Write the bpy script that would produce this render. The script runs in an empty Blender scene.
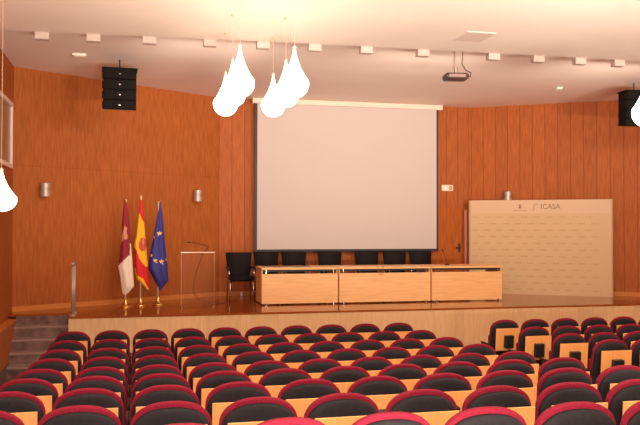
import bpy, bmesh, math, random
from mathutils import Vector, Matrix
random.seed(7)
PI = math.pi
C = bpy.context.scene.collection
SC = bpy.context.scene
ZC = 2.40                       # eye height above the floor at the front row

# ------------------------------------------------------------------ camera
cam_d = bpy.data.cameras.new('camera'); cam = bpy.data.objects.new('camera', cam_d); C.objects.link(cam)
cam_d.sensor_width = 36; cam_d.lens = 785 / 640 * 36
YAW, PITCH, ROLL = math.radians(13.2), math.radians(1.09), math.radians(0.12)
cam.matrix_world = Matrix.Translation((0, 0, ZC)) @ Matrix.Rotation(-YAW, 4, 'Z') @ Matrix.Rotation(PI/2 + PITCH, 4, 'X') @ Matrix.Rotation(ROLL, 4, 'Z')
SC.camera = cam
# ------------------------------------------------------------------ world, exposure
w = bpy.data.worlds.new('world'); SC.world = w; w.use_nodes = True
w.node_tree.nodes['Background'].inputs[0].default_value = (1, .85, .7, 1)
w.node_tree.nodes['Background'].inputs[1].default_value = 0.05
SC.view_settings.view_transform = 'Standard'; SC.view_settings.look = 'None'
SC.view_settings.gamma = 1; SC.view_settings.use_curve_mapping = False
SC.view_settings.exposure = 0.2
# ------------------------------------------------------------------ large lights
WARM = (1.0, .86, .72)
def area(name, loc, target, sx, sy, power, col=WARM, spread=PI):
    d = bpy.data.lights.new(name, 'AREA'); d.shape = 'RECTANGLE'; d.size = sx; d.size_y = sy
    d.energy = power; d.color = col; d.spread = spread
    o = bpy.data.objects.new(name, d); C.objects.link(o); o.location = loc
    o.rotation_euler = (Vector(target) - Vector(loc)).to_track_quat('-Z', 'Y').to_euler()
    return o
for lx in (0.2, 4.7, 9.2):      # assumed downward fill at the hall ceiling above the camera, no fixtures modelled
    area('assumed_hall_fill', (lx, 0.5, 5.08), (lx, 0.5, 0), 1.2, 2.5, 15)
def bulb(name, loc, power, r=.17, col=WARM):
    d = bpy.data.lights.new(name, 'POINT'); d.energy = power; d.color = col; d.shadow_soft_size = r
    o = bpy.data.objects.new(name, d); C.objects.link(o); o.location = loc
for lx in (-.8, 2.0, 4.8, 7.6, 10.2):      # added point lights without fixtures, to brighten the hall and its ceiling
    bulb('added_bulb_fill', (lx, 6.4, 4.42), 80)
    bulb('added_bulb_fill', (lx, 1.0, 4.2), 60)
for lx in (1.2, 4.7, 8.2):      # added fill strips for stage walls and ceiling, assumed, without fixtures
    area('added_stage_fill', (lx, 11.35, 4.55), (lx, 17.0, 4.1), 1.8, .12, 22, WARM, math.radians(115))
fl = bpy.data.lights.new('camera_flash', 'POINT'); fl.energy = 760; fl.color = (1.0, .88, .78); fl.shadow_soft_size = .03
flo = bpy.data.objects.new('camera_flash', fl); C.objects.link(flo); flo.location = (0, -.02, ZC + .13)

for lx in (1.0, 4.7, 8.4):      # invented upward fill at seat level, added to brighten the ceiling
    area('added_ceiling_fill', (lx, 1.2, 1.35), (lx, 8.2, 5.1), 1.6, .3, 120, WARM, math.radians(75))
# ------------------------------------------------------------------ materials
def lin(c):
    return tuple(((v/255)/12.92 if v/255 <= .04045 else ((v/255+.055)/1.055)**2.4) for v in c)
def new_mat(name, rgb, rough=.6, metal=0, spec=.5, coat=0):
    m = bpy.data.materials.new(name); m.use_nodes = True
    b = m.node_tree.nodes['Principled BSDF']
    b.inputs['Base Color'].default_value = (*lin(rgb), 1); b.inputs['Roughness'].default_value = rough
    b.inputs['Metallic'].default_value = metal; b.inputs['Specular IOR Level'].default_value = spec
    b.inputs['Coat Weight'].default_value = coat
    m.diffuse_color = (*lin(rgb), 1)
    return m
def N(m, t, **k):
    n = m.node_tree.nodes.new(t)
    for a, v in k.items(): setattr(n, a, v)
    return n
def L(m, a, b): m.node_tree.links.new(a, b)
def noise_col(m, c1, c2, scale=(1, 1, 1), nscale=5, detail=4, coord='Object', c3=None, lo=.35, hi=.65, bump=0):
    """mottle the base colour between c1 and c2 with a stretched noise"""
    tc = N(m, 'ShaderNodeTexCoord'); mp = N(m, 'ShaderNodeMapping'); mp.inputs['Scale'].default_value = scale
    nz = N(m, 'ShaderNodeTexNoise'); nz.inputs['Scale'].default_value = nscale; nz.inputs['Detail'].default_value = detail
    cr = N(m, 'ShaderNodeValToRGB'); e = cr.color_ramp.elements
    e[0].position = lo; e[1].position = hi; e[0].color = (*lin(c1), 1); e[1].color = (*lin(c2), 1)
    L(m, tc.outputs[coord], mp.inputs[0]); L(m, mp.outputs[0], nz.inputs['Vector']); L(m, nz.outputs['Fac'], cr.inputs[0])
    b = m.node_tree.nodes['Principled BSDF']; L(m, cr.outputs[0], b.inputs['Base Color'])
    if bump:
        bp = N(m, 'ShaderNodeBump'); bp.inputs['Strength'].default_value = bump; bp.inputs['Distance'].default_value = .002
        L(m, nz.outputs['Fac'], bp.inputs['Height']); L(m, bp.outputs[0], b.inputs['Normal'])
    return cr.outputs[0]
def math_n(m, op, a, b=None, c=None):
    n = N(m, 'ShaderNodeMath', operation=op)
    for i, v in enumerate((a, b, c)):
        if v is None: continue
        if isinstance(v, (int, float)): n.inputs[i].default_value = v
        else: L(m, v, n.inputs[i])
    return n.outputs[0]
def panel_wood(name, c1, c2, pitch=0, pitch_v=0, rough=.38, vgrain=True, gw=.012, groove=.55, tone=.08):
    """panelled wood on UVs in metres: grain, joints every `pitch` along u (and pitch_v along v), tone per board"""
    m = new_mat(name, c1, rough)
    col = noise_col(m, c1, c2, (9, .9, 1) if vgrain else (.9, 9, 1), 3.0, 6, 'UV', lo=.3, hi=.7)
    b = m.node_tree.nodes['Principled BSDF']
    tc = N(m, 'ShaderNodeTexCoord'); sp = N(m, 'ShaderNodeSeparateXYZ'); L(m, tc.outputs['UV'], sp.inputs[0])
    def joint(sock, p):
        d = math_n(m, 'DIVIDE', sock, p); fr = math_n(m, 'FRACT', d)
        return math_n(m, 'LESS_THAN', fr, gw / p), math_n(m, 'FLOOR', d)
    masks = []; ids = []
    if pitch: k, i = joint(sp.outputs[0], pitch); masks.append(k); ids.append(i)
    if pitch_v: k, i = joint(sp.outputs[1], pitch_v); masks.append(k); ids.append(i)
    out = col
    if ids:
        wn = N(m, 'ShaderNodeTexWhiteNoise', noise_dimensions='2D'); cb = N(m, 'ShaderNodeCombineXYZ')
        L(m, ids[0], cb.inputs[0]);
        if len(ids) > 1: L(m, ids[1], cb.inputs[1])
        L(m, cb.outputs[0], wn.inputs['Vector'])
        v = math_n(m, 'MULTIPLY_ADD', wn.outputs['Value'], 2*tone, 1 - tone)
        hs = N(m, 'ShaderNodeHueSaturation'); L(m, out, hs.inputs['Color']); L(m, v, hs.inputs['Value']); out = hs.outputs[0]
        mk = masks[0] if len(masks) == 1 else math_n(m, 'MAXIMUM', *masks)
        mx = N(m, 'ShaderNodeMix', data_type='RGBA'); mx.inputs[7].default_value = (*[x*(1-groove) for x in lin(c1)], 1)
        L(m, mk, mx.inputs[0]); L(m, out, mx.inputs[6]); out = mx.outputs[2]
    L(m, out, b.inputs['Base Color'])
    return m
M = {}
M['wall_panel'] = panel_wood('orange veneer panelling', (156, 84, 38), (180, 103, 50), 1.22, 3.49, gw=.006, groove=.16, tone=.015)
M['wall_board'] = panel_wood('vertical board panelling', (156, 82, 36), (180, 99, 48), .28, 0, gw=.014, groove=.32, tone=.06)
for k_ in ('wall_panel', 'wall_board'):
    M[k_].node_tree.nodes['Principled BSDF'].inputs['Specular IOR Level'].default_value = .15
    M[k_].node_tree.nodes['Principled BSDF'].inputs['Roughness'].default_value = .5
M['stage_floor'] = panel_wood('varnished stage floor', (134, 66, 22), (156, 80, 30), 0, .12, rough=.13, vgrain=False, gw=.003, groove=.3, tone=.06)
M['fascia'] = panel_wood('pale birch fascia', (216, 172, 122), (230, 190, 140), .60, 0, rough=.5, gw=.005, groove=.15, tone=.05)
M['beech'] = new_mat('beech desk wood', (226, 160, 92), .4); noise_col(M['beech'], (224, 170, 108), (236, 184, 122), (.8, 1, 9), 3, 5)
M['seat_wood'] = new_mat('beech seat panel', (232, 160, 84), .42); noise_col(M['seat_wood'], (234, 162, 90), (243, 178, 106), (8, 1, .8), 3, 5)
M['ceil'] = new_mat('near ceiling paint', (246, 232, 220), .75)
noise_col(M['ceil'], (242, 227, 214), (248, 235, 223), (1, 1, 1), .7, 3)
M['ceil_far'] = new_mat('stage ceiling paint', (246, 228, 216), .7)
noise_col(M['ceil_far'], (243, 225, 213), (248, 231, 219), (.4, 1, 1), .8, 3)
M['white'] = new_mat('white paint', (236, 226, 216), .5)
M['skirting'] = new_mat('pale wood skirting', (200, 126, 62), .5, spec=.2)
M['dark_stone'] = new_mat('dark brown marble', (104, 74, 66), .3)
noise_col(M['dark_stone'], (84, 58, 52), (128, 98, 90), (1, 1, 1), 6, 6)
M['stone_edge'] = new_mat('worn grey step nosing', (150, 124, 116), .35)
M['floor'] = new_mat('brown hall flooring', (96, 62, 48), .45); noise_col(M['floor'], (88, 56, 44), (106, 70, 54), (1, 1, 1), 4, 4)
M['skirt_dark'] = new_mat('grey stone skirting', (110, 84, 74), .4)
M['red'] = new_mat('crimson seat fabric', (138, 24, 48), .85, spec=.25)
noise_col(M['red'], (114, 16, 38), (130, 22, 46), (1, 1, 1), 60, 3)
M['black_fab'] = new_mat('charcoal back fabric', (46, 42, 46), .8, spec=.3)
noise_col(M['black_fab'], (27, 26, 30), (34, 33, 37), (1, 1, 1), 50, 3)
M['black'] = new_mat('black plastic', (26, 24, 24), .5)
M['speaker'] = new_mat('matt black speaker', (20, 15, 14), .8, spec=.15)
M['grille'] = new_mat('speaker grille', (18, 14, 13), .8, spec=.15)
M['leather'] = new_mat('black leather', (20, 15, 17), .75, spec=.25)
M['chrome'] = new_mat('chrome', (210, 200, 192), .18, 1)
M['steel'] = new_mat('brushed steel', (190, 184, 178), .32, 1)
M['dull'] = new_mat('dull satin metal', (190, 176, 164), .45, .5)
M['fitting'] = new_mat('greyish fitting', (196, 178, 168), .6, spec=.2)
M['pole'] = new_mat('pale flag pole', (226, 206, 188), .35)
M['gold'] = new_mat('polished brass', (236, 190, 110), .22, 1)
M['screen'] = new_mat('matt projection cloth', (202, 190, 184), .9, spec=.1)
M['casing'] = new_mat('screen casing', (236, 214, 196), .45)
M['banner'] = new_mat('cream display board', (206, 174, 130), .55)
M['banner_top'] = new_mat('cream display header', (212, 180, 144), .55)
M['print'] = new_mat('tan print', (172, 132, 90), .6)
M['print_dark'] = new_mat('brown print', (140, 98, 70), .6)
M['door'] = new_mat('door veneer', (166, 86, 28), .5, spec=.15); noise_col(M['door'], (158, 80, 24), (178, 96, 34), (9, 9, .9), 3, 5)
M['jamb'] = new_mat('door post wood', (190, 112, 88), .35)
M['f_red'] = new_mat('flag red', (214, 24, 26), .7); M['f_yel'] = new_mat('flag yellow', (250, 186, 30), .7)
M['f_mar'] = new_mat('flag crimson', (140, 20, 44), .7); M['f_white'] = new_mat('flag white', (240, 222, 204), .7)
M['f_blue'] = new_mat('flag blue', (46, 48, 132), .65); M['f_gold'] = new_mat('flag gold', (240, 200, 110), .6)
M['f_tan'] = new_mat('flag emblem tan', (206, 140, 104), .7); M['f_crest'] = new_mat('flag crest red', (200, 84, 60), .7)
M['window'] = new_mat('booth glass', (150, 120, 104), .25); M['frame'] = new_mat('window frame', (238, 214, 198), .45)
M['lens'] = new_mat('lens glass', (20, 20, 26), .1)
M['sign'] = new_mat('sign face', (250, 232, 205), .5); M['sign_g'] = new_mat('sign marking', (206, 150, 120), .5)
g = new_mat('clear acrylic', (255, 226, 206), .25, spec=.2); gb = g.node_tree.nodes['Principled BSDF']
gb.inputs['Transmission Weight'].default_value = .0; gb.inputs['Alpha'].default_value = .012
M['acrylic'] = g
M['acrylic_edge'] = new_mat('acrylic edge', (236, 176, 140), .2)
M['acrylic_edge'].node_tree.nodes['Principled BSDF'].inputs['Alpha'].default_value = .14
lm = bpy.data.materials.new('glowing opal glass'); lm.use_nodes = True
bb = lm.node_tree.nodes['Principled BSDF']; bb.inputs['Base Color'].default_value = (1, .95, .88, 1)
bb.inputs['Emission Color'].default_value = (1.0, .86, .66, 1); bb.inputs['Emission Strength'].default_value = 6
M['lamp'] = lm

# ------------------------------------------------------------------ helpers
def obj(name, bm, mat, parent=None, loc=None, smooth=False):
    me = bpy.data.meshes.new(name); bmesh.ops.recalc_face_normals(bm, faces=bm.faces[:]); bm.to_mesh(me); bm.free()
    for mm in (mat if isinstance(mat, (list, tuple)) else [mat]): me.materials.append(mm)
    if smooth:
        for p in me.polygons: p.use_smooth = True
    o = bpy.data.objects.new(name, me); C.objects.link(o)
    if parent: o.parent = parent
    if loc: o.location = loc
    return o
def thing(name, label, cat, loc=(0, 0, 0), rotz=0, group=None):
    o = bpy.data.objects.new(name, None); C.objects.link(o); o.empty_display_size = .1
    o.location = loc; o.rotation_euler = (0, 0, rotz); tag(o, label, cat, group); return o
def tag(o, label, cat, group=None):
    o['label'] = label; o['category'] = cat
    if group: o['group'] = group
    return o
def struct(o): o['kind'] = 'structure'; return o
def BM(): return bmesh.new()
def bx(bm, x0, x1, y0, y1, z0, z1, bev=0, mi=0, mat4=None):
    r = bmesh.ops.create_cube(bm, size=1)
    vs = r['verts']
    for v in vs: v.co = Vector((x0 + (v.co.x+.5)*(x1-x0), y0 + (v.co.y+.5)*(y1-y0), z0 + (v.co.z+.5)*(z1-z0)))
    fs = list({f for v in vs for f in v.link_faces})
    for f in fs: f.material_index = mi
    if bev:
        es = list({e for v in vs for e in v.link_edges})
        rr = bmesh.ops.bevel(bm, geom=es, offset=bev, segments=2, affect='EDGES', profile=.5)
        vs = list({v for f in rr['faces'] for v in f.verts})
    if mat4:
        for v in vs: v.co = mat4 @ v.co
    return bm
def box(name, x0, x1, y0, y1, z0, z1, mat, parent=None, bev=0):
    return obj(name, bx(BM(), x0, x1, y0, y1, z0, z1, bev), mat, parent)
def tube(bm, pts, r, n=10, mi=0, caps=True):
    pts = [Vector(p) for p in pts]; rs = r if isinstance(r, (list, tuple)) else [r]*len(pts); rings = []
    up = None
    for i, p in enumerate(pts):
        t = (pts[min(i+1, len(pts)-1)] - pts[max(i-1, 0)]).normalized()
        if up is None: up = Vector((0, 0, 1)) if abs(t.z) < .9 else Vector((1, 0, 0))
        a = t.cross(up).normalized(); b = a.cross(t).normalized(); up = b
        rings.append([bm.verts.new(p + rs[i]*(math.cos(2*PI*k/n)*a + math.sin(2*PI*k/n)*b)) for k in range(n)])
    for A, B in zip(rings, rings[1:]):
        for k in range(n): bm.faces.new((A[k], A[(k+1) % n], B[(k+1) % n], B[k])).material_index = mi
    if caps:
        for R in (rings[0], rings[-1]): bm.faces.new(R).material_index = mi
    return bm
def lathe(bm, prof, cx=0, cy=0, cz=0, n=24, mi=0):
    rings = []
    for r, z in prof:
        if r < 1e-5: rings.append([bm.verts.new((cx, cy, cz+z))])
        else: rings.append([bm.verts.new((cx + r*math.cos(2*PI*k/n), cy + r*math.sin(2*PI*k/n), cz+z)) for k in range(n)])
    for A, B in zip(rings, rings[1:]):
        for k in range(n):
            a, b, c, d = A[k % len(A)], A[(k+1) % n % len(A)], B[(k+1) % n % len(B)], B[k % len(B)]
            f = [];
            for v in (a, b, c, d):
                if v not in f: f.append(v)
            if len(f) > 2: bm.faces.new(f).material_index = mi
    for R in (rings[0], rings[-1]):
        if len(R) > 2: bm.faces.new(R).material_index = mi
    return bm
def prism(bm, poly, z0, z1, mi=0):
    """vertical prism over an (x, y) polygon"""
    a = [bm.verts.new((x, y, z0)) for x, y in poly]; b = [bm.verts.new((x, y, z1)) for x, y in poly]; n = len(poly)
    bm.faces.new(a).material_index = mi; bm.faces.new(b).material_index = mi
    for i in range(n): bm.faces.new((a[i], a[(i+1) % n], b[(i+1) % n], b[i])).material_index = mi
    return bm
def wall(name, p0, p1, z0, z1, mat, th=.2):
    """solid wall whose room face runs p0->p1 (room on its right-hand side); UV in metres"""
    p0, p1 = Vector(p0), Vector(p1); d = (p1-p0).normalized(); n = Vector((-d.y, d.x)) * th
    bm = prism(BM(), [tuple(p0), tuple(p1), tuple(p1+n), tuple(p0+n)], z0, z1)
    uv = bm.loops.layers.uv.new('uv')
    for f in bm.faces:
        for l in f.loops: l[uv].uv = ((Vector(l.vert.co[:2]) - p0).dot(d), l.vert.co.z)
    return struct(obj(name, bm, mat))
def uv_xy(bm, ax=0, ay=1):
    uv = bm.loops.layers.uv.verify()
    for f in bm.faces:
        for l in f.loops: l[uv].uv = (l.vert.co[ax], l.vert.co[ay])
    return bm
def ordinal(n): return ['first', 'second', 'third', 'fourth', 'fifth', 'sixth', 'seventh', 'eighth', 'ninth', 'tenth', 'eleventh', 'twelfth'][n]
def dup(root, loc, rotz=0):
    r = root.copy(); C.objects.link(r); r.location = loc; r.rotation_euler = (0, 0, rotz)
    for ch in list(root.children):
        c = ch.copy(); C.objects.link(c); c.parent = r
        for gch in ch.children:
            d = gch.copy(); C.objects.link(d); d.parent = c
    return r

# ------------------------------------------------------------------ the setting
SZ = ZC - 1.50                  # stage level
CF, CN = ZC + 2.84, ZC + 2.72   # stage ceiling, hall ceiling
XL, XR, YW = -2.12, 11.45, 17.22
CL, CR = (1.76, YW), (7.70, YW)         # corners of the wall behind the screen
BL, BR = (XL, 14.72), (XR, 14.72)       # outer corners of the angled walls
ROWS = [0, .01, .04, .09, .15, .24, .33, .42, .52, .62]
RY = [11.62 - .968*i for i in range(10)]
bm = BM()
prof = [(14.5, 0.0)]
z = 0
for i in range(1, 10):
    yy = RY[i] + .42
    prof += [(yy, z), (yy, ROWS[i])]; z = ROWS[i]
prof += [(-4, z)]
top = [(y_, z_) for y_, z_ in prof]; poly = top + [(-4, -.3), (14.5, -.3)]
a = [bm.verts.new((XL, y_, z_)) for y_, z_ in poly]; b = [bm.verts.new((XR, y_, z_)) for y_, z_ in poly]
bm.faces.new(a); bm.faces.new(b)
for i in range(len(poly)): bm.faces.new((a[i], a[(i+1) % len(poly)], b[(i+1) % len(poly)], b[i]))
struct(obj('floor', bm, M['floor']))
wall('wall_left', (XL, -4), BL, -.3, CF, M['wall_panel'])
wall('wall_back_left', BL, CL, -.3, CF, M['wall_panel'])
wall('wall_back', CL, CR, -.3, CF, M['wall_board'])
wall('wall_back_right', CR, BR, -.3, CF, M['wall_board'])
wall('wall_right', BR, (XR, -4), -.3, CF, M['wall_board'])
wall('wall_rear', (XR, -4), (XL, -4), -.3, CF, M['wall_panel'])
YE = 11.22
EDGE = [(-2.4, 11.52), (-1.1, 11.50), (-.25, 11.44), (1.2, 11.36), (2.8, 11.28), (4.4, 11.26), (6.3, 11.23), (11.6, 11.18)]
def ye(x):
    for (x0_, y0_), (x1_, y1_) in zip(EDGE, EDGE[1:]):
        if x <= x1_: return y0_ + (y1_-y0_)*(x-x0_)/(x1_-x0_)
    return EDGE[-1][1]
bm = BM(); prism(bm, [(XL-.1, -4.1), (XR+.1, -4.1), *[(x_, ye(x_)) for x_ in (XR+.1, 6.3, 4.4, 2.8, 1.2, -.25, -1.1, XL-.1)]], CN, CF+.25)
struct(obj('ceiling', bm, M['ceil']))
bm = BM(); prism(bm, [*[(x_, ye(x_)) for x_ in (XL-.1, -1.1, -.25, 1.2, 2.8, 4.4, 6.3, XR+.1)], (XR+.1, BR[1]+.2), (CR[0]+.1, YW+.2), (CL[0]-.1, YW+.2), (XL-.1, BL[1]+.2)], CF, CF+.25)
struct(obj('ceiling', bm, M['ceil_far']))

# stage: wood deck, pale fascia, stair recess at the left end
YS, XS, YST = 13.75, -1.09, 14.32
deck = [(XS, YS), (XR, YS), (XR, BR[1]), (CR[0], YW), (CL[0], YW), (XL, BL[1]), (XL, YST), (XS, YST)]
bm = prism(BM(), deck, SZ-.035, SZ); struct(obj('stage_floor', uv_xy(bm), M['stage_floor']))
bm = BM(); bx(bm, XS+.005, XR, YS+.012, YS+.06, -.02, SZ-.035)
struct(obj('stage_fascia', uv_xy(bm, 0, 2), M['fascia']))
bm = BM(); bx(bm, XS+.005, XS+.05, YS+.06, YST, -.02, SZ-.035); uv_xy(bm, 1, 2)
struct(obj('stage_side', bm, M['fascia']))
bm = BM()
nst = 5; rise = SZ/nst
for k in range(nst):
    y1 = YST - .02; y0 = YST - .27*(nst-k-1) - .02
    if k < nst-1: bx(bm, XL+.14, XS-.0, y0, y1, rise*k, rise*(k+1)-.03)
for k in range(nst-1):
    y0 = YST - .27*(nst-k-1) - .02
    bx(bm, XL+.14, XS, y0-.012, YST-.02, rise*(k+1)-.03, rise*(k+1), mi=1)
bx(bm, XL+.14, XS, YST-.012, YST, -.02, SZ-.036)
struct(obj('stage_stairs', bm, [M['dark_stone'], M['stone_edge']]))
bm = BM(); bx(bm, XL, XL+.14, 7.5, YST-.0, .21, SZ-.10); uv_xy(bm, 1, 2)
struct(obj('trim_1', bm, M['wall_panel']))
struct(box('trim_2', XL, XL+.145, 7.5, YST, SZ-.10, SZ-.08, M['skirting']))
struct(box('trim_3', XL, XL+.15, 7.5, YST-1.1, 0, .21, M['skirt_dark']))
def skirting(name, p0, p1, z0, h=.09, th=.025, cut=0):
    p0, p1 = Vector(p0), Vector(p1); d = (p1-p0).normalized(); n = Vector((d.y, -d.x))*th
    struct(obj(name, prism(BM(), [tuple(p0), tuple(p1), tuple(p1+n), tuple(p0+n)], z0, z0+h), M['skirting']))
skirting('baseboard_back_left', BL, CL, SZ)
skirting('baseboard_back', CL, (6.48, YW), SZ)
skirting('baseboard_back_right', CR, BR, SZ)

# door beside the screen
dr = thing('door_1', 'plain orange wood door right of the projection screen', 'door', (0, 0, 0)); struct(dr)
for k in ('label', 'category'): del dr[k]
lf = box('door_leaf', 6.56, 7.44, YW-.035, YW-.002, SZ+.01, ZC+.42, M['door'], dr)
bm = BM(); bx(bm, 6.50, 6.56, YW-.05, YW, SZ, ZC+.47); bx(bm, 7.44, 7.48, YW-.05, YW, SZ, ZC+.47); bx(bm, 6.56, 7.44, YW-.05, YW, ZC+.42, ZC+.47)
obj('door_frame', bm, M['door'], dr)
bm = BM(); bx(bm, 7.36, 7.41, YW-.055, YW-.035, SZ+.93, SZ+1.13, .006); tube(bm, [(7.385, YW-.05, SZ+1.03), (7.385, YW-.10, SZ+1.03), (7.27, YW-.105, SZ+1.03)], .012)
obj('door_handle', bm, M['black'], lf)
bm = BM(); lathe(bm, [(.055, 0), (.055, 1.92)], 7.52, YW-.11, SZ, 20); struct(obj('trim_4', bm, M['jamb'], smooth=False))

# booth window on the left wall
wn = bpy.data.objects.new('window_1', None); C.objects.link(wn); struct(wn)
bm = BM(); wy0, wy1, wz0, wz1 = 11.6, 14.38, ZC+1.00, ZC+2.13
for a_ in ((wy0, wy1, wz0, wz0+.07), (wy0, wy1, wz1-.07, wz1), (wy0, wy0+.07, wz0+.07, wz1-.07), (wy1-.07, wy1, wz0+.07, wz1-.07), (12.95, 13.0, wz0+.07, wz1-.07)):
    bx(bm, XL, XL+.05, *a_)
obj('window_frame', bm, M['frame'], wn)
box('window_pane', XL, XL+.015, wy0+.07, wy1-.07, wz0+.07, wz1-.07, M['window'], wn)

# ------------------------------------------------------------------ auditorium seats
def back_outline(w, s0, s1, rise, n=18, e=2.35):
    """arch outline (x, s), counter-clockwise from lower right"""
    hw = w/2; pts = [(hw*.90, s0), (hw*.97, s0+.05), (hw, s0+.14)]
    for k in range(n+1):
        t = PI*k/n; c, s = math.cos(t), math.sin(t)
        pts.append((hw*math.copysign(abs(c)**(2/e), c), s1-rise + rise*abs(s)**(2/e)))
    pts += [(-hw, s0+.14), (-hw*.97, s0+.05), (-hw*.90, s0)]
    return pts
def inset(pts, d):
    n = len(pts); out = []
    for i in range(n):
        p0, p1, p2 = Vector(pts[i-1]), Vector(pts[i]), Vector(pts[(i+1) % n])
        e = (p2-p0).normalized(); out.append((p1.x - e.y*d*1.0, p1.y + e.x*d*1.0))
    return out
TILT = math.radians(11); HT = .914
RX = Matrix.Translation((0, 0, HT)) @ Matrix.Rotation(TILT, 4, 'X')     # s measured down from the top edge (s=0) along the leaning back; local +y to the stage
RP = Matrix.Translation((0, -.070, HT-.118)) @ Matrix.Rotation(math.radians(5), 4, 'X')
def shell(outline, layers):
    bm = BM(); rings = []
    for ins, dep in layers:
        rings.append([bm.verts.new(RX @ Vector((x, dep, s))) for x, s in inset(outline, ins)])
    n = len(outline)
    for A, B in zip(rings, rings[1:]):
        for k in range(n): bm.faces.new((A[k], A[(k+1) % n], B[(k+1) % n], B[k]))
    bm.faces.new(rings[0]); bm.faces.new(rings[-1])
    return bm
WB = .500
def make_seat():
    t = thing('auditorium_seat', '', 'seat')
    o = back_outline(WB, -.60, 0, .18)
    obj('backrest', shell(o, [(.012, .012), (.004, .014), (0, .022), (.002, .045), (.010, .062), (.03, .073), (.09, .08)]), M['red'], t, smooth=True)
    o2 = back_outline(WB-.024, -.60, -.029, .168)
    obj('back_cover', shell(o2, [(.07, -.030), (.035, -.027), (.012, -.020), (.003, -.010), (0, .0), (0, .014)]), M['black_fab'], t, smooth=True)
    bm = bx(BM(), -.210, .210, -.012, .0, -.36, 0, .003, mat4=RP); obj('back_panel', bm, M['seat_wood'], t)
    bm = bx(BM(), -.072, .072, -.075, -.010, -.31, -.107, .008, mat4=RP); obj('table_housing', bm, M['black'], t)
    for s in (-1, 1): obj('panel_bracket', bx(BM(), s*.15-.02, s*.15+.02, -.001, .085, -.16, -.06, mat4=RP), M['black'], t)
    # folded-up seat cushion in front of the backrest
    bm = bx(BM(), -.205, .205, .17, .26, .36, .66, .03); obj('seat_cushion', bm, M['red'], t, smooth=True)
    for s in (-1, 1):
        bm = bx(BM(), s*.268-.0235, s*.268-.0235+.021 if s < 0 else s*.268+.0, .05, .38, .50, .54, .006)
        if s > 0:
            bm.free(); bm = bx(BM(), .2472, .2685, .05, .38, .50, .54, .006)
        else:
            bm.free(); bm = bx(BM(), -.2685, -.2472, .05, .38, .50, .54, .006)
        arm = obj('armrest', bm, M['black'], t)
        a0, a1 = (.250, .268) if s > 0 else (-.268, -.250)
        obj('leg', bx(BM(), a0, a1, .12, .32, 0, .50, .003), M['black'], t)
    obj('hinge_bar', tube(BM(), [(-.25, .20, .40), (.25, .20, .40)], .015, 8), M['black'], t)
    return t
seat0 = make_seat(); first = [True]
def place_seat(x, y, zf, label, group):
    if first[0]: o = seat0; first[0] = False; o.location = (x, y, zf)
    else: o = dup(seat0, (x, y, zf))
    o['label'] = label; o['category'] = 'seat'; o['group'] = group
    return o
X0, PX = -.862, .54
TOPS = [-1.470, -1.461, -1.429, -1.383, -1.3225, -1.2345, -1.141, -1.051, -.951]
for r in range(9):
    for c in range(10):
        if (r == 7 and c > 8) or (r == 8 and c > 7): continue
        rn = 'front row' if r == 0 else ordinal(r) + ' row'
        cn = 'at left aisle' if c == 0 else ('at centre aisle' if c == 9 else ordinal(c) + ' from left aisle')
        place_seat(X0 + PX*c, RY[r], ROWS[r], 'seat in left block, %s, %s' % (rn, cn), 'seats of the left block')
for r, cols in enumerate((6, 5, 4, 3, 2)):
    for c in range(cols):
        rn = 'front row' if r == 0 else ordinal(r) + ' row'
        cn = 'at centre aisle' if c == 0 else ordinal(c) + ' from centre aisle'
        place_seat(5.80 + PX*c, RY[r], ROWS[r], 'seat in right block, %s, %s' % (rn, cn), 'seats of the right block')

# ------------------------------------------------------------------ stage furniture
# projection screen
YSC = 17.06
t = thing('projection_screen', 'large white projection screen with black borders above the stage desks', 'projection screen', (4.70, YSC, ZC-.52))
def local(o, t):
    o.location = -Vector(t.location); return o
sx0, sx1, sz0, sz1 = 2.53, 6.81, ZC-.525, ZC+2.72
local(box('casing', 2.47, 6.90, YSC-.07, YSC+.10, sz1, CF-.005, M['casing'], t, .01), t)
local(box('screen_cloth', sx0+.055, sx1-.045, YSC-.012, YSC-.006, sz0+.04, sz1, M['screen'], t), t)
local(box('black_border', sx0, sx1, YSC-.006, YSC+.002, sz0, sz1, M['black'], t), t)
local(box('weight_bar', sx0-.01, sx1+.01, YSC-.02, YSC+.015, sz0-.015, sz0+.03, M['black'], t, .005), t)

# desk units
def xat(px, Y):
    return Y*math.tan(math.atan((px-320)/785)+YAW)
def desk(x0, x1, label):
    t = thing('stage_desk', label, 'desk', ((x0+x1)/2, 15.33, SZ), group='wooden desks in a row on the stage')
    h = (x1-x0)/2 - .004; y0, y1 = -.40, .40
    obj('desk_top', bx(BM(), -h, h, y0, y1, .680, .720, .004), M['beech'], t)
    fp = obj('front_panel', bx(BM(), -h+.01, h-.01, y0+.02, y0+.04, .025, .600, .003), M['beech'], t)
    for s in (-1, 1):
        obj('side_panel', bx(BM(), s*(h-.02)-.012, s*(h-.02)+.012, y0+.06, y1-.03, .03, .680, .003), M['beech'], t)
        bm = BM(); bx(bm, s*(h-.10)-.012, s*(h-.10)+.012, y0+.01, y0+.034, .0, .05); tube(bm, [(s*(h-.10), y0+.022, .05), (s*(h-.10), y0+.052, .06), (s*(h-.10), y0+.052, .680)], .012)
        obj('leg', bm, M['chrome'], t)
    obj('crossbar', bx(BM(), -h+.04, h-.04, y0+.07, y0+.10, .640, .680), M['black'], t)
    return t
desk(xat(261.5, 14.93), xat(339, 14.93), 'leftmost wooden desk on the stage, beside the standing armchair')
desk(xat(339, 14.93), xat(431.5, 14.93), 'longest wooden desk on the stage, in the middle of the row')
desk(xat(431.5, 14.93), xat(503, 14.93), 'rightmost wooden desk on the stage, in front of the cream board')

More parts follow.
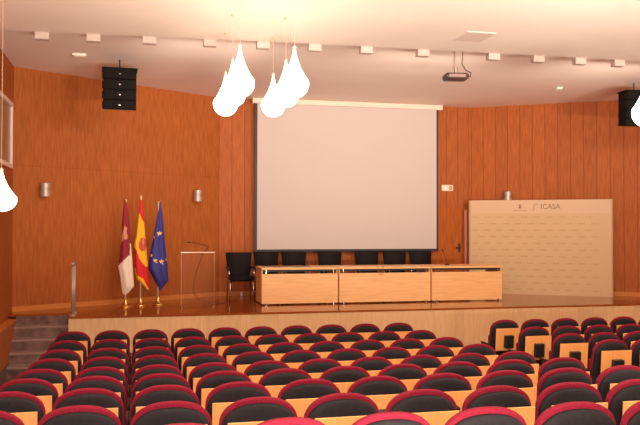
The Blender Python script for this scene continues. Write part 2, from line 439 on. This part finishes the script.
# armchairs
def make_chair():
    t = thing('conference_armchair', '', 'chair')
    def sheet(pts, hw, th):                                   # padded shell following a side profile (y, z)
        bm = BM(); rings = []
        for i, (y, z) in enumerate(pts):
            y2, z2 = pts[min(i+1, len(pts)-1)]; y1_, z1_ = pts[max(i-1, 0)]
            d = Vector((y2-y1_, z2-z1_)).normalized(); nrm = Vector((-d.y, d.x)); w_ = hw[i]
            ring = []
            for x, k in ((-w_, 0), (-w_*.96, .5), (w_*.96, .5), (w_, 0), (w_*.96, -.5), (-w_*.96, -.5)):
                ring.append(bm.verts.new((x, y + nrm.x*th*k, z + nrm.y*th*k)))
            rings.append(ring)
        for A, B in zip(rings, rings[1:]):
            for k in range(6): bm.faces.new((A[k], A[(k+1) % 6], B[(k+1) % 6], B[k]))
        bm.faces.new(rings[0]); bm.faces.new(rings[-1]); return bm
    obj('seat', sheet([(-.24, .41), (-.22, .455), (-.1, .46), (.1, .445), (.22, .44)], [.235, .25, .25, .245, .235], .09), M['leather'], t, smooth=True)
    obj('backrest', sheet([(.20, .44), (.235, .52), (.25, .65), (.275, .82), (.295, .95), (.298, .965)], [.215, .235, .25, .265, .278, .275], .05), M['leather'], t, smooth=True)
    for s in (-1, 1):
        x = s*.262
        obj('armrest', tube(BM(), [(x, .25, .66), (x, .1, .665), (x, -.14, .66), (x, -.19, .64)], .02, 8), M['black'], t, smooth=True)
        obj('arm_frame', tube(BM(), [(x, .22, .65), (x*.95, .2, .43), (x*.95, -.16, .43), (x, -.15, .655)], .011, 8), M['chrome'], t, smooth=True)
        obj('leg', tube(BM(), [(s*.17, -.12, .42), (s*.235, -.2, .36), (s*.25, -.24, .0)], .012, 8), M['chrome'], t, smooth=True)
        obj('leg', tube(BM(), [(s*.17, .14, .42), (s*.235, .22, .36), (s*.25, .26, .0)], .012, 8), M['chrome'], t, smooth=True)
    return t
def xat(px, Y):
    return Y*math.tan(math.atan((px-320)/785)+YAW)
ch = make_chair(); YC = 16.48
lab = ['black armchair standing alone at the left end of the desks, chrome legs showing',
       'first black armchair behind the leftmost desk, at its left end',
       'second black armchair behind the leftmost desk, nearer its middle',
       'black armchair behind the joint of the leftmost and middle desks',
       'left one of the three black armchairs close together behind the middle desk',
       'centre one of the three black armchairs close together behind the middle desk',
       'right one of the three black armchairs, behind the joint with the rightmost desk']
for i, (px, rz) in enumerate(((239, 0), (266.5, .02), (293.7, -.02), (330.2, .03), (366, -.05), (394.5, 0), (420.8, .04))):
    y = 16.25 if i == 0 else YC
    o = ch if i == 0 else dup(ch, (0, 0, 0))
    o.location = (xat(px, y+.28), y, SZ); o.rotation_euler = (0, 0, rz); o['label'] = lab[i]; o['group'] = 'black armchairs on the stage'

# microphones and cable on the desks
def mic(x, y, lean, label):
    t = thing('gooseneck_microphone', label, 'microphone', (x, y, SZ+.721))
    obj('base', lathe(BM(), [(.05, 0), (.05, .015), (.03, .03), (0, .032)], n=16), M['black'], t)
    obj('stem', tube(BM(), [(0, 0, .03), (lean*.3, 0, .12), (lean*.7, -.01, .22), (lean, -.02, .30)], .005, 6), M['black'], t)
    obj('capsule', tube(BM(), [(lean, -.02, .295), (lean*1.25, -.03, .34)], .011, 8), M['black'], t)
mic(xat(447, 15.4), 15.4, -.10, 'thin black gooseneck microphone on the rightmost desk')
bm = BM(); cx = xat(381, 14.92)
tube(bm, [(cx-.05, 15.075, SZ+.727), (cx-.06, 14.915, SZ+.728), (cx-.065, 14.910, SZ+.66), (cx-.03, 14.905, SZ+.57), (cx+.03, 14.905, SZ+.57), (cx+.055, 14.910, SZ+.66), (cx+.05, 14.915, SZ+.728), (cx+.04, 15.075, SZ+.727)], .004, 6)
tag(obj('microphone_cable', bm, new_mat('cable brown', (130, 84, 48), .5)), 'thin cable looping over the front edge of the middle desk', 'cable')
bm = BM()
pts = [(2.42+.12*k, 15.25+.09*math.sin(k*1.9), SZ+.727+.006*(k % 2)) for k in range(9)]
tube(bm, pts, .006, 6)
tag(obj('loose_cable', bm, M['black']), 'dark cable lying along the top of the leftmost desk', 'cable')

# display board
A, B = Vector((7.48, 16.895)), Vector((10.12, 15.19)); d = (B-A).normalized(); nb = Vector((-d.y, d.x)); Wd = (B-A).length
ang = math.atan2(d.y, d.x)
t = thing('display_board', 'cream pop-up display board printed with rows of small tan words', 'display board', (A.x, A.y, SZ), ang)
Hb = 2.13; th = .12; bm = BM()
r_ = .06
pl = [(r_*(1-math.sin(a_)), th/2 - math.cos(a_)*th/2) for a_ in [PI*k/8 for k in range(8, -1, -1)]]
poly = [(r_ - r_*math.sin(PI*k/8), th/2 + th/2*math.cos(PI*k/8)) for k in range(9)] + [(Wd - r_ + r_*math.sin(PI*k/8), th/2 - th/2*math.cos(PI*k/8)) for k in range(9)]
prism(bm, poly, .0, Hb)
obj('board_panel', bm, M['banner'], t)
obj('header_band', bx(BM(), r_, Wd-r_, -.002, .004, Hb-.30, Hb-.003), M['banner_top'], t)
def text_mesh(body, size, ext=.001):
    cu = bpy.data.curves.new('text', 'FONT'); cu.body = body; cu.size = size; cu.extrude = ext; cu.align_x = 'CENTER'; cu.resolution_u = 2
    o = bpy.data.objects.new('text', cu); C.objects.link(o); bpy.context.view_layer.update()
    me = bpy.data.meshes.new_from_object(o.evaluated_get(bpy.context.evaluated_depsgraph_get()))
    bpy.data.objects.remove(o); return me
def text_obj(name, body, size, x, z, mat, parent, y=-.004, sx=1):
    me = text_mesh(body, size); me.transform(Matrix.Translation((x, y, z)) @ Matrix.Rotation(PI/2, 4, 'X') @ Matrix.Diagonal((sx, 1, 1, 1)))
    me.materials.clear(); me.materials.append(mat)
    o = bpy.data.objects.new(name, me); C.objects.link(o); o.parent = parent; return o
def ub(px):                       # board coordinate seen in image column px
    k = math.tan(math.atan((px-320)/785)+YAW)
    return (k*A.y - A.x)/(d.x - k*d.y)
text_obj('printed_title', 'J"', .17, ub(535.5), Hb-.205, M['print'], t)
text_obj('printed_title', 'ICASA', .165, ub(550.5), Hb-.205, M['print_dark'], t, sx=.95)
text_obj('printed_caption', 'Castilla La Mancha', .042, ub(520), Hb-.245, M['print_dark'], t)
bm = BM(); cxx = ub(520)           # small crowned shield
bx(bm, cxx-.028, cxx+.028, -.005, 0, Hb-.19, Hb-.15); bx(bm, cxx-.022, cxx+.022, -.005, 0, Hb-.145, Hb-.115)
for k in (-1, 0, 1): bx(bm, cxx+k*.018-.005, cxx+k*.018+.005, -.005, 0, Hb-.115, Hb-.095)
obj('printed_emblem', bm, M['print_dark'], t)
tm = text_mesh('ICASA', .055); bm = BM()
for r in range(12):
    for c in range(10):
        x = .16 + .275*c + (.137 if r % 2 else 0)
        if x > Wd - .16: continue
        tmp = tm.copy(); tmp.transform(Matrix.Translation((x, -.002, Hb-.40-.148*r)) @ Matrix.Rotation(PI/2, 4, 'X') @ Matrix.Diagonal((.95, .8, 1, 1)))
        bm.from_mesh(tmp)
obj('printed_pattern', bm, M['print'], t)
obj('zip_seam', bx(BM(), ub(601)-.002, ub(601)+.002, -.003, 0, .02, .20), M['print_dark'], t)

# flags
def pip(x, y, poly):
    c = False; n = len(poly)
    for i in range(n):
        (x1, y1), (x2, y2) = poly[i], poly[(i+1) % n]
        if (y1 > y) != (y2 > y) and x < (x2-x1)*(y-y1)/(y2-y1)+x1: c = not c
    return c
def interp(tab, v):
    if v <= tab[0][0]: return tab[0][1]
    for (a0, b0), (a1, b1) in zip(tab, tab[1:]):
        if v <= a1: return b0 + (b1-b0)*(v-a0)/(a1-a0)
    return tab[-1][1]
S = 15.35/785                      # metres per drawing unit of the cloth outlines below
def flag(label, X, Y, ht, left, right, regions, mats, top, folds, base_u, finial, low=None, lean=0, dy=0):
    """left/right: edge tables (drop, offset) in drawing units from the pole; the cloth is a closed gathered drape"""
    X, Y = X*(Y+dy)/Y, Y+dy
    t = thing('flag_on_stand', label, 'flag', (X, Y, SZ), group='flags on brass stands')
    obj('base', lathe(BM(), [(.115, 0), (.115, .012), (.10, .03), (.05, .05), (.035, .10), (.03, .15), (.018, .16), (0, .16)], n=28), M['gold'], t, smooth=True)
    obj('pole', tube(BM(), [(0, 0, .1), (lean, 0, ht)], .013, 10), M['pole'], t, smooth=True)
    if finial: obj('finial', lathe(BM(), [(.0, 0), (.022, .01), (.014, .03), (.026, .06), (.013, .08), (0, .12)], lean, 0, ht-.01, 12), new_mat('brass tip', (250, 214, 150), .3, .6), t, smooth=True)
    n, mrows = 56, 70; bm = BM(); rings = []
    d1 = left[-1][0]; dmax = max(left[-1][0], right[-1][0])
    for i in range(mrows+1):
        v = dmax*i/mrows; xl = interp(left, v); xr = interp(right, v); cx_, hw = (xl+xr)/2, max((xr-xl)/2, .25)
        ring = []
        for k in range(n):
            a_ = 2*PI*k/n; amp = .34*min(1, v/25)
            f = 1 + amp*.5*math.cos(folds*a_ + 1.3 + v*.03)
            zz = top - v*S - (interp(low, (cx_ + hw*math.cos(a_))) if (low and i == mrows) else 0)*S
            yy = -math.sin(a_)*hw*.62*S*f
            ring.append(bm.verts.new(((cx_ + hw*math.cos(a_))*S, yy, zz)))
        rings.append(ring)
    for i in range(mrows):
        for k in range(n):
            f = bm.faces.new((rings[i][k], rings[i][(k+1) % n], rings[i+1][(k+1) % n], rings[i+1][k]))
            c = f.calc_center_median(); ux, uv_ = c.x/S, (top-c.z)/S
            for poly, mi in regions:
                if pip(ux, uv_, poly): f.material_index = mi
    bm.faces.new(rings[0]); bm.faces.new(rings[-1])
    obj('cloth', bm, [M[m] for m in mats], t, smooth=True)
    return t
topz = lambda py, z: ZC - SZ + (227.4-py)*z/785
# crimson and white
flag('crimson and white regional flag, leftmost of the three flags', xat(126, 15.35), 15.35, 2.02,
     [(0, -1.6), (18, -3.5), (34, -4), (50, -5.5), (64, -7), (68, -6), (75, -4.8), (89, -3), (91, -1)],
     [(0, .3), (14, 2.5), (40, 4.6), (60, 6.4), (83, 8), (88, 3.5), (91, .2)],
     [([(-9, 65), (-2, 58), (4.2, 52), (3.6, 42), (12, 42), (12, 95), (-9, 95)], 1),
      ([(-3.8, 36), (-2.5, 29), (-1.2, 25), (1.2, 26), (.6, 31), (2, 35), (1, 38), (-2, 38), (-4.5, 41)], 2)],
     ['f_mar', 'f_white', 'f_tan'], topz(201, 15.1), 5, 0, False, dy=-.22)
# red and yellow
flag('red and yellow flag with crest, tallest of the three flags', xat(141, 15.35), 15.35, 2.02,
     [(0, -1.2), (15, -2.2), (35, -4.5), (44, -6.5), (50, -6), (60, -6.2), (70, -5.5), (78, -4), (84, 3), (88, 6.5)],
     [(0, .8), (15, 2.6), (35, 4.2), (50, 5.6), (70, 7.4), (88, 8.6)],
     [([(-2.6, 15), (-1.2, 13), (.6, 19), (4.2, 24), (5, 40), (6.5, 54), (7.5, 66), (5, 66), (1, 61), (-2.2, 55), (-4, 49), (-8, 46)], 1),
      ([(-8, 66), (-5.3, 66), (-3.5, 74), (2.5, 77), (6, 84), (9, 89), (2, 89), (-8, 82)], 1),
      ([(-2, 43), (0, 38), (3, 37), (5, 40), (5.2, 46), (3.5, 51), (0, 50), (-2, 47)], 2),
      ([(1.2, 40), (3, 39), (3.6, 43), (1.8, 44)], 3)],
     ['f_red', 'f_yel', 'f_crest', 'f_tan'], topz(200, 15.1), 4, 0, True)
def star(u, v, r):
    return [(u + (r if k % 2 == 0 else r*.5)*math.sin(PI*k/5), v - (r if k % 2 == 0 else r*.5)*math.cos(PI*k/5)) for k in range(10)]
flag('dark blue flag with gold stars, rightmost of the three flags', xat(158.5, 15.35), 15.35, 2.0,
     [(0, .6), (12, -.8), (24, -3), (36, -5), (48, -7.5), (58, -9), (66, -9.6), (74, -5.5), (82, -1), (88, 1.5)],
     [(0, 2), (14, 4), (34, 5.8), (48, 7.2), (62, 9), (78, 10), (84, 5), (88, 2.2)],
     [(star(1, 31.5, 2.5), 1), (star(-6.6, 53, 1.9), 1), (star(-3, 58, 2.5), 1), (star(2.8, 59, 2.5), 1), (star(-4.2, 35, 1.2), 1), (star(7.6, 57, 1.2), 1)],
     ['f_blue', 'f_gold'], topz(202, 15.1), 4, 0, False, dy=.12)

# acrylic lectern
t = thing('acrylic_lectern', 'clear acrylic lectern beside the flags', 'lectern', (1.14, 15.05, SZ))
hw = .305
obj('front_sheet', bx(BM(), -hw, hw, -.17, -.158, .02, 1.03), M['acrylic'], t)
for s in (-1, 1):
    obj('side_sheet', bx(BM(), s*hw-.006, s*hw+.006, -.155, .20, .02, 1.03), M['acrylic'], t)
    obj('sheet_edge', bx(BM(), s*hw-.007, s*hw+.007, -.176, -.171, .02, 1.03), M['acrylic_edge'], t)
    obj('foot', lathe(BM(), [(.03, 0), (.03, .02), (0, .02)], s*hw*.95, -.16, 0, 12), M['chrome'], t)
obj('reading_shelf', bx(BM(), -hw-.01, hw+.01, -.02, .012, 1.04, 1.05, mat4=Matrix.Identity(4)), M['acrylic'], t)
obj('shelf_lip', bx(BM(), -hw-.012, hw+.012, -.20, -.188, 1.02, 1.035), new_mat('bright acrylic lip', (255, 214, 176), .2), t)
bm = BM(); v4 = [(-hw-.01, -.2, 1.03), (hw+.01, -.2, 1.03), (hw+.01, .22, 1.12), (-hw-.01, .22, 1.12)]
a = [bm.verts.new(v) for v in v4]; b = [bm.verts.new((v[0], v[1], v[2]+.01)) for v in v4]
bm.faces.new(a); bm.faces.new(b)
for i in range(4): bm.faces.new((a[i], a[(i+1) % 4], b[(i+1) % 4], b[i]))
obj('sloped_top', bm, M['acrylic'], t)
t = thing('lectern_microphone', 'thin dark microphone leaning left on the acrylic lectern', 'microphone', (1.36, 15.1, SZ+1.115))
obj('stem', tube(BM(), [(0, 0, 0), (-.1, 0, .05), (-.25, 0, .085), (-.36, 0, .10)], .006, 6), M['black'], t)
obj('capsule', tube(BM(), [(-.35, 0, .10), (-.41, 0, .098)], .012, 8), M['black'], t)
bm = BM(); tube(bm, [(1.35, 15.30, SZ+1.10), (1.27, 15.31, SZ+1.0), (1.2, 15.31, SZ+.8), (1.14, 15.31, SZ+.62), (1.09, 15.31, SZ+.42), (1.08, 15.31, SZ+.27), (1.15, 15.31, SZ+.14), (1.3, 15.32, SZ+.03), (1.5, 15.36, SZ+.012), (1.9, 15.6, SZ+.012)], .007, 6)
tag(obj('lectern_cable', bm, new_mat('dark red cable', (96, 36, 22), .5)), 'dark cable hanging inside the acrylic lectern to the floor', 'cable')

# handrail at the head of the steps
t = thing('stair_handrail', 'short chrome handrail standing at the left front corner of the stage', 'handrail', (-1.03, 13.85, SZ))
for y in (0, .40): obj('post', tube(BM(), [(0, y, 0), (0, y, .84)], .022, 12), M['dull'], t, smooth=True)
obj('rail', tube(BM(), [(0, -.06, .87), (0, .02, .88), (0, .46, .88), (0, .50, .86)], .024, 12), M['dull'], t, smooth=True)
for y in (0, .40): obj('foot_plate', lathe(BM(), [(.05, 0), (.05, .012), (.028, .03), (0, .03)], 0, y, 0, 16), M['dull'], t)
obj('glass_panel', bx(BM(), -.005, .005, .03, .37, .08, .80), M['acrylic'], t)

# ------------------------------------------------------------------ things on walls and ceiling
def array(X, Y, rot, label):
    t = thing('line_array_speaker', label, 'loudspeaker', (X, Y, ZC+1.975), rot, 'hanging loudspeaker clusters')
    obj('hanging_rod', tube(BM(), [(0, .1, .68), (0, .1, .865)], .012, 8), M['black'], t)
    obj('rigging_frame', bx(BM(), -.29, .29, -.14, .22, .665, .69, .004), M['speaker'], t)
    z = .66
    for k in range(4):
        h = .165; tl = math.radians(3*k); Mx = Matrix.Translation((0, 0, z)) @ Matrix.Rotation(tl, 4, 'X')
        c = obj('speaker_box', bx(BM(), -.27, .27, -.16+.01*k, .2, -h+.002, 0, .006, mat4=Mx), M['speaker'], t)
        obj('grille', bx(BM(), -.255, .255, -.168+.01*k, -.155+.01*k, -h+.014, -.01, .003, mat4=Mx), M['grille'], c)
        bm = bx(BM(), -.014, .014, -.174+.01*k, -.166+.01*k, -.088, -.076, 0, mat4=Mx); obj('badge', bm, M['steel'], c)
        obj('side_bracket', bx(BM(), -.285, -.268, -.12, .02, -h+.02, -.03, .003, mat4=Mx), M['speaker'], c)
        z -= h
    return t
array(-.28, 13.62, math.radians(2), 'black line array loudspeaker hanging at the left of the stage')
array(9.47, 13.42, math.radians(-6), 'black line array loudspeaker hanging at the right edge of the view')

def sconce(px, py, Yg, nrm, label):
    X, Y = Yg; zz = Y*math.cos(YAW)+X*math.sin(YAW); Z = ZC + (227.4-py)*zz/785
    t = thing('wall_sconce', label, 'wall lamp', (X, Y, Z-.135), math.atan2(nrm[1], nrm[0])+PI/2, 'silver cylinder wall lamps')
    obj('mounting_plate', bx(BM(), -.05, .05, -.035, 0, .05, .19, .004), M['steel'], t)
    obj('cylinder_shade', lathe(BM(), [(.07, 0), (.086, .0), (.086, .095), (.078, .10), (.078, .14), (.086, .145), (.086, .24), (.07, .24), (.066, .2), (0, .2)], 0, -.12, 0, 24), M['dull'], t, smooth=False)
def on_line(px, P, Q):
    k = math.tan(math.atan((px-320)/785)+YAW); P, Q = Vector(P), Vector(Q); D_ = Q-P
    s = (k*P.y-P.x)/(D_.x-k*D_.y); return (P + D_*s)
n1 = Vector((CL[1]-BL[1], -(CL[0]-BL[0]))).normalized(); n2 = Vector((BR[1]-CR[1], -(BR[0]-CR[0]))).normalized()
for px, py, P, Q, nn, lb in ((42, 189.7, BL, CL, n1, 'silver cylinder wall lamp near the left corner of the room'), (194.3, 195.5, BL, CL, n1, 'silver cylinder wall lamp on the wall above the lectern'), (508.5, 196, CR, BR, n2, 'silver cylinder wall lamp rising behind the cream display board')):
    p = on_line(px, P, Q); sconce(px, py, (p.x, p.y), nn, lb)

t = thing('exit_sign', 'small pale rectangular sign on the wall above the door', 'sign', (xat(447, YW), YW, ZC+.86))
obj('sign_box', bx(BM(), -.14, .14, -.035, 0, 0, .14, .006), M['sign'], t)
obj('sign_panel', bx(BM(), .035, .12, -.037, -.035, .02, .12), M['sign_g'], t)
t = thing('floor_socket_box', 'small pale socket box at the wall behind the standing armchair', 'socket', (xat(241.5, YW-.03), YW-.03, SZ+.0))
obj('box_body', bx(BM(), -.02, .02, -.03, 0, .0, .08, .004), M['white'], t); obj('cover_plate', bx(BM(), -.026, .026, -.036, -.03, .0, .085, .002), M['white'], t)

# small fittings along the edge of the hall ceiling
names = ['leftmost']
for i, px in enumerate((40, 92, 148.5, 209.5, 263, 315, 367, 424, 495, 540, 582, 621)):
    x = xat(px, ye(xat(px, 11.3))+.01)
    lb = 'small white box fitting under the ceiling edge, %s' % ('leftmost of the row' if i == 0 else ('rightmost of the row' if i == 11 else ordinal(i) + ' from the left'))
    t = thing('ceiling_edge_fitting', lb, 'ceiling fitting', (x, ye(x)+.012, CN-.095), group='white box fittings along the ceiling edge')
    obj('housing', bx(BM(), -.095, .095, 0, .12, 0, .19, .006), M['fitting'], t)
    obj('front_plate', bx(BM(), -.08, .08, -.006, 0, .008, .088, .002), M['fitting'], t)
for (px, py, lb, s_) in ((78.5, 54.5, 'small square white fitting on the stage ceiling near the left loudspeaker', .11), (559, 86.5, 'tiny round white fitting on the stage ceiling at the right', .06)):
    dd = 2.84*785/(227.4-py); a_ = math.atan((px-320)/785)+YAW; X = (dd*math.sin(YAW) + (px-320)/785*dd*math.cos(YAW)); Y = (dd*math.cos(YAW) - (px-320)/785*dd*math.sin(YAW))
    t = thing('ceiling_fitting', lb, 'ceiling fitting', (X, Y, CF))
    obj('bezel', bx(BM(), -s_, s_, -s_, s_, -.035, 0, .006), M['white'], t); obj('inner_plate', bx(BM(), -s_*.7, s_*.7, -s_*.7, s_*.7, -.042, -.035), M['sign'], t)
# hatch in the hall ceiling
t = thing('ceiling_hatch', 'square access hatch in the ceiling above the projector', 'ceiling hatch', (4.67, 10.33, CN))
obj('hatch_frame', bx(BM(), -.22, .22, -.27, .27, -.006, 0, .001), M['white'], t)
obj('hatch_door', bx(BM(), -.20, .20, -.25, .25, -.008, -.005), new_mat('hatch paint', (226, 208, 196), .7), t)
# projector
t = thing('projector', 'dark ceiling projector hanging on a mount in front of the screen', 'projector', (xat(456, 11.4), 11.42, ZC+2.30), math.radians(-8))
obj('body', bx(BM(), -.185, .185, -.15, .13, 0, .10, .035), new_mat('projector grey', (74, 56, 52), .45), t, smooth=True)
obj('lens', tube(BM(), [(.06, .12, .05), (.06, .17, .05)], .035, 16), M['lens'], t)
obj('connector_panel', bx(BM(), -.13, .13, -.156, -.148, .03, .075), new_mat('connector plate', (150, 122, 116), .4), t)
obj('mount_arm', tube(BM(), [(0, -.02, .10), (0, -.02, .20)], .03, 12), M['steel'], t)
obj('ceiling_pole', tube(BM(), [(-.02, -.02, .20), (-.02, -.02, .54)], .012, 10), M['steel'], t)
obj('ceiling_plate', bx(BM(), -.06, .06, -.08, .04, .525, .54), M['black'], t)
obj('cable', tube(BM(), [(.10, -.02, .54), (.11, -.03, .40), (.09, -.06, .25), (.14, -.08, .15), (.22, -.12, .10), (.19, -.15, .03), (.12, -.155, .05)], .007, 6), M['black'], t)

# pendant lamps
def make_pendant():
    t = thing('pendant_lamp', '', 'lamp')
    prof = []
    R_, Hh = .172, .57
    # round bottom, long drawn tip (drop)
    for k in range(13):
        a_ = -PI/2 + (PI/2+.25)*k/12; prof.append((R_*math.cos(a_) if k else 0, R_ + R_*math.sin(a_)))
    r0, z0 = prof[-1]
    for k in range(1, 15):
        u = k/14; prof.append((r0*(1-u)**1.4*(1-.10*math.sin(PI*u)) + .016*u, z0 + (Hh-z0)*u))
    prof.append((0, Hh+.004))
    obj('shade', lathe(BM(), prof, n=32), M['lamp'], t, smooth=True)
    obj('stem_cap', lathe(BM(), [(.02, Hh-.01), (.02, Hh+.04), (.006, Hh+.06), (0, Hh+.06)], n=12), M['white'], t)
    return t
PEND = []; Hh_ = .66; M['cord'] = new_mat('grey cord', (214, 180, 150), .6)
pd = make_pendant(); fp_ = [True]
def pendant(X, Y, Zb, label, group=None):
    if fp_[0]: o = pd; fp_[0] = False
    else:
        o = pd.copy(); C.objects.link(o)
        for c in pd.children:
            if c.name.startswith('cord') or c.name.startswith('ceiling_cap'): continue
            cc = c.copy(); C.objects.link(cc); cc.parent = o
    o.location = (X, Y, Zb); PEND.append(o)
    obj('cord', tube(BM(), [(0, 0, Hh_ - .05 if Zb > ZC + .6 else .50), (0, 0, CN-Zb)], .0028, 6), M['cord'], o)
    obj('ceiling_cap', lathe(BM(), [(.022, -.02), (.022, 0), (0, 0)], 0, 0, CN-Zb-.001, 16), M['cord'], o)
    o['label'] = label; o['category'] = 'lamp'
    o['group'] = group or 'drop-shaped pendant lamps'
def place_p(px, py_c, diam, label, short=False):
    dd = .356*785/diam; off = (px-320)/785*dd
    X = dd*math.sin(YAW)+off*math.cos(YAW); Y = dd*math.cos(YAW)-off*math.sin(YAW)
    pendant(X, Y, ZC + (227.4-py_c)*dd/785 - .172, label)
    if short:                     # this drop is squatter than the others
        o = PEND[-1]
        for c in o.children:
            if c.name.startswith(('shade', 'stem_cap')): c.scale.z = .80; c.location.z = .06
            if c.name.startswith('cord'): c.location.z = 0
place_p(239.3, 82.8, 30.6, 'glowing drop pendant lamp, nearest and highest of the left hanging trio')
place_p(232, 93.5, 28.0, 'glowing drop pendant lamp, middle one of the left hanging trio')
place_p(225, 103.8, 25.6, 'glowing drop pendant lamp, lowest and farthest of the left hanging trio')
place_p(294, 83.5, 30.2, 'glowing drop pendant lamp, nearest and highest of the trio before the screen')
place_p(285.5, 94, 27.6, 'glowing drop pendant lamp, middle one of the trio before the screen')
place_p(272.8, 104.8, 25.0, 'glowing drop pendant lamp, lowest of the trio before the screen')
place_p(1.0, 202.5, 31, 'glowing drop pendant lamp hanging low at the left wall', True)
place_p(648, 111.5, 31, 'glowing drop pendant lamp cut by the right edge beside the loudspeaker')
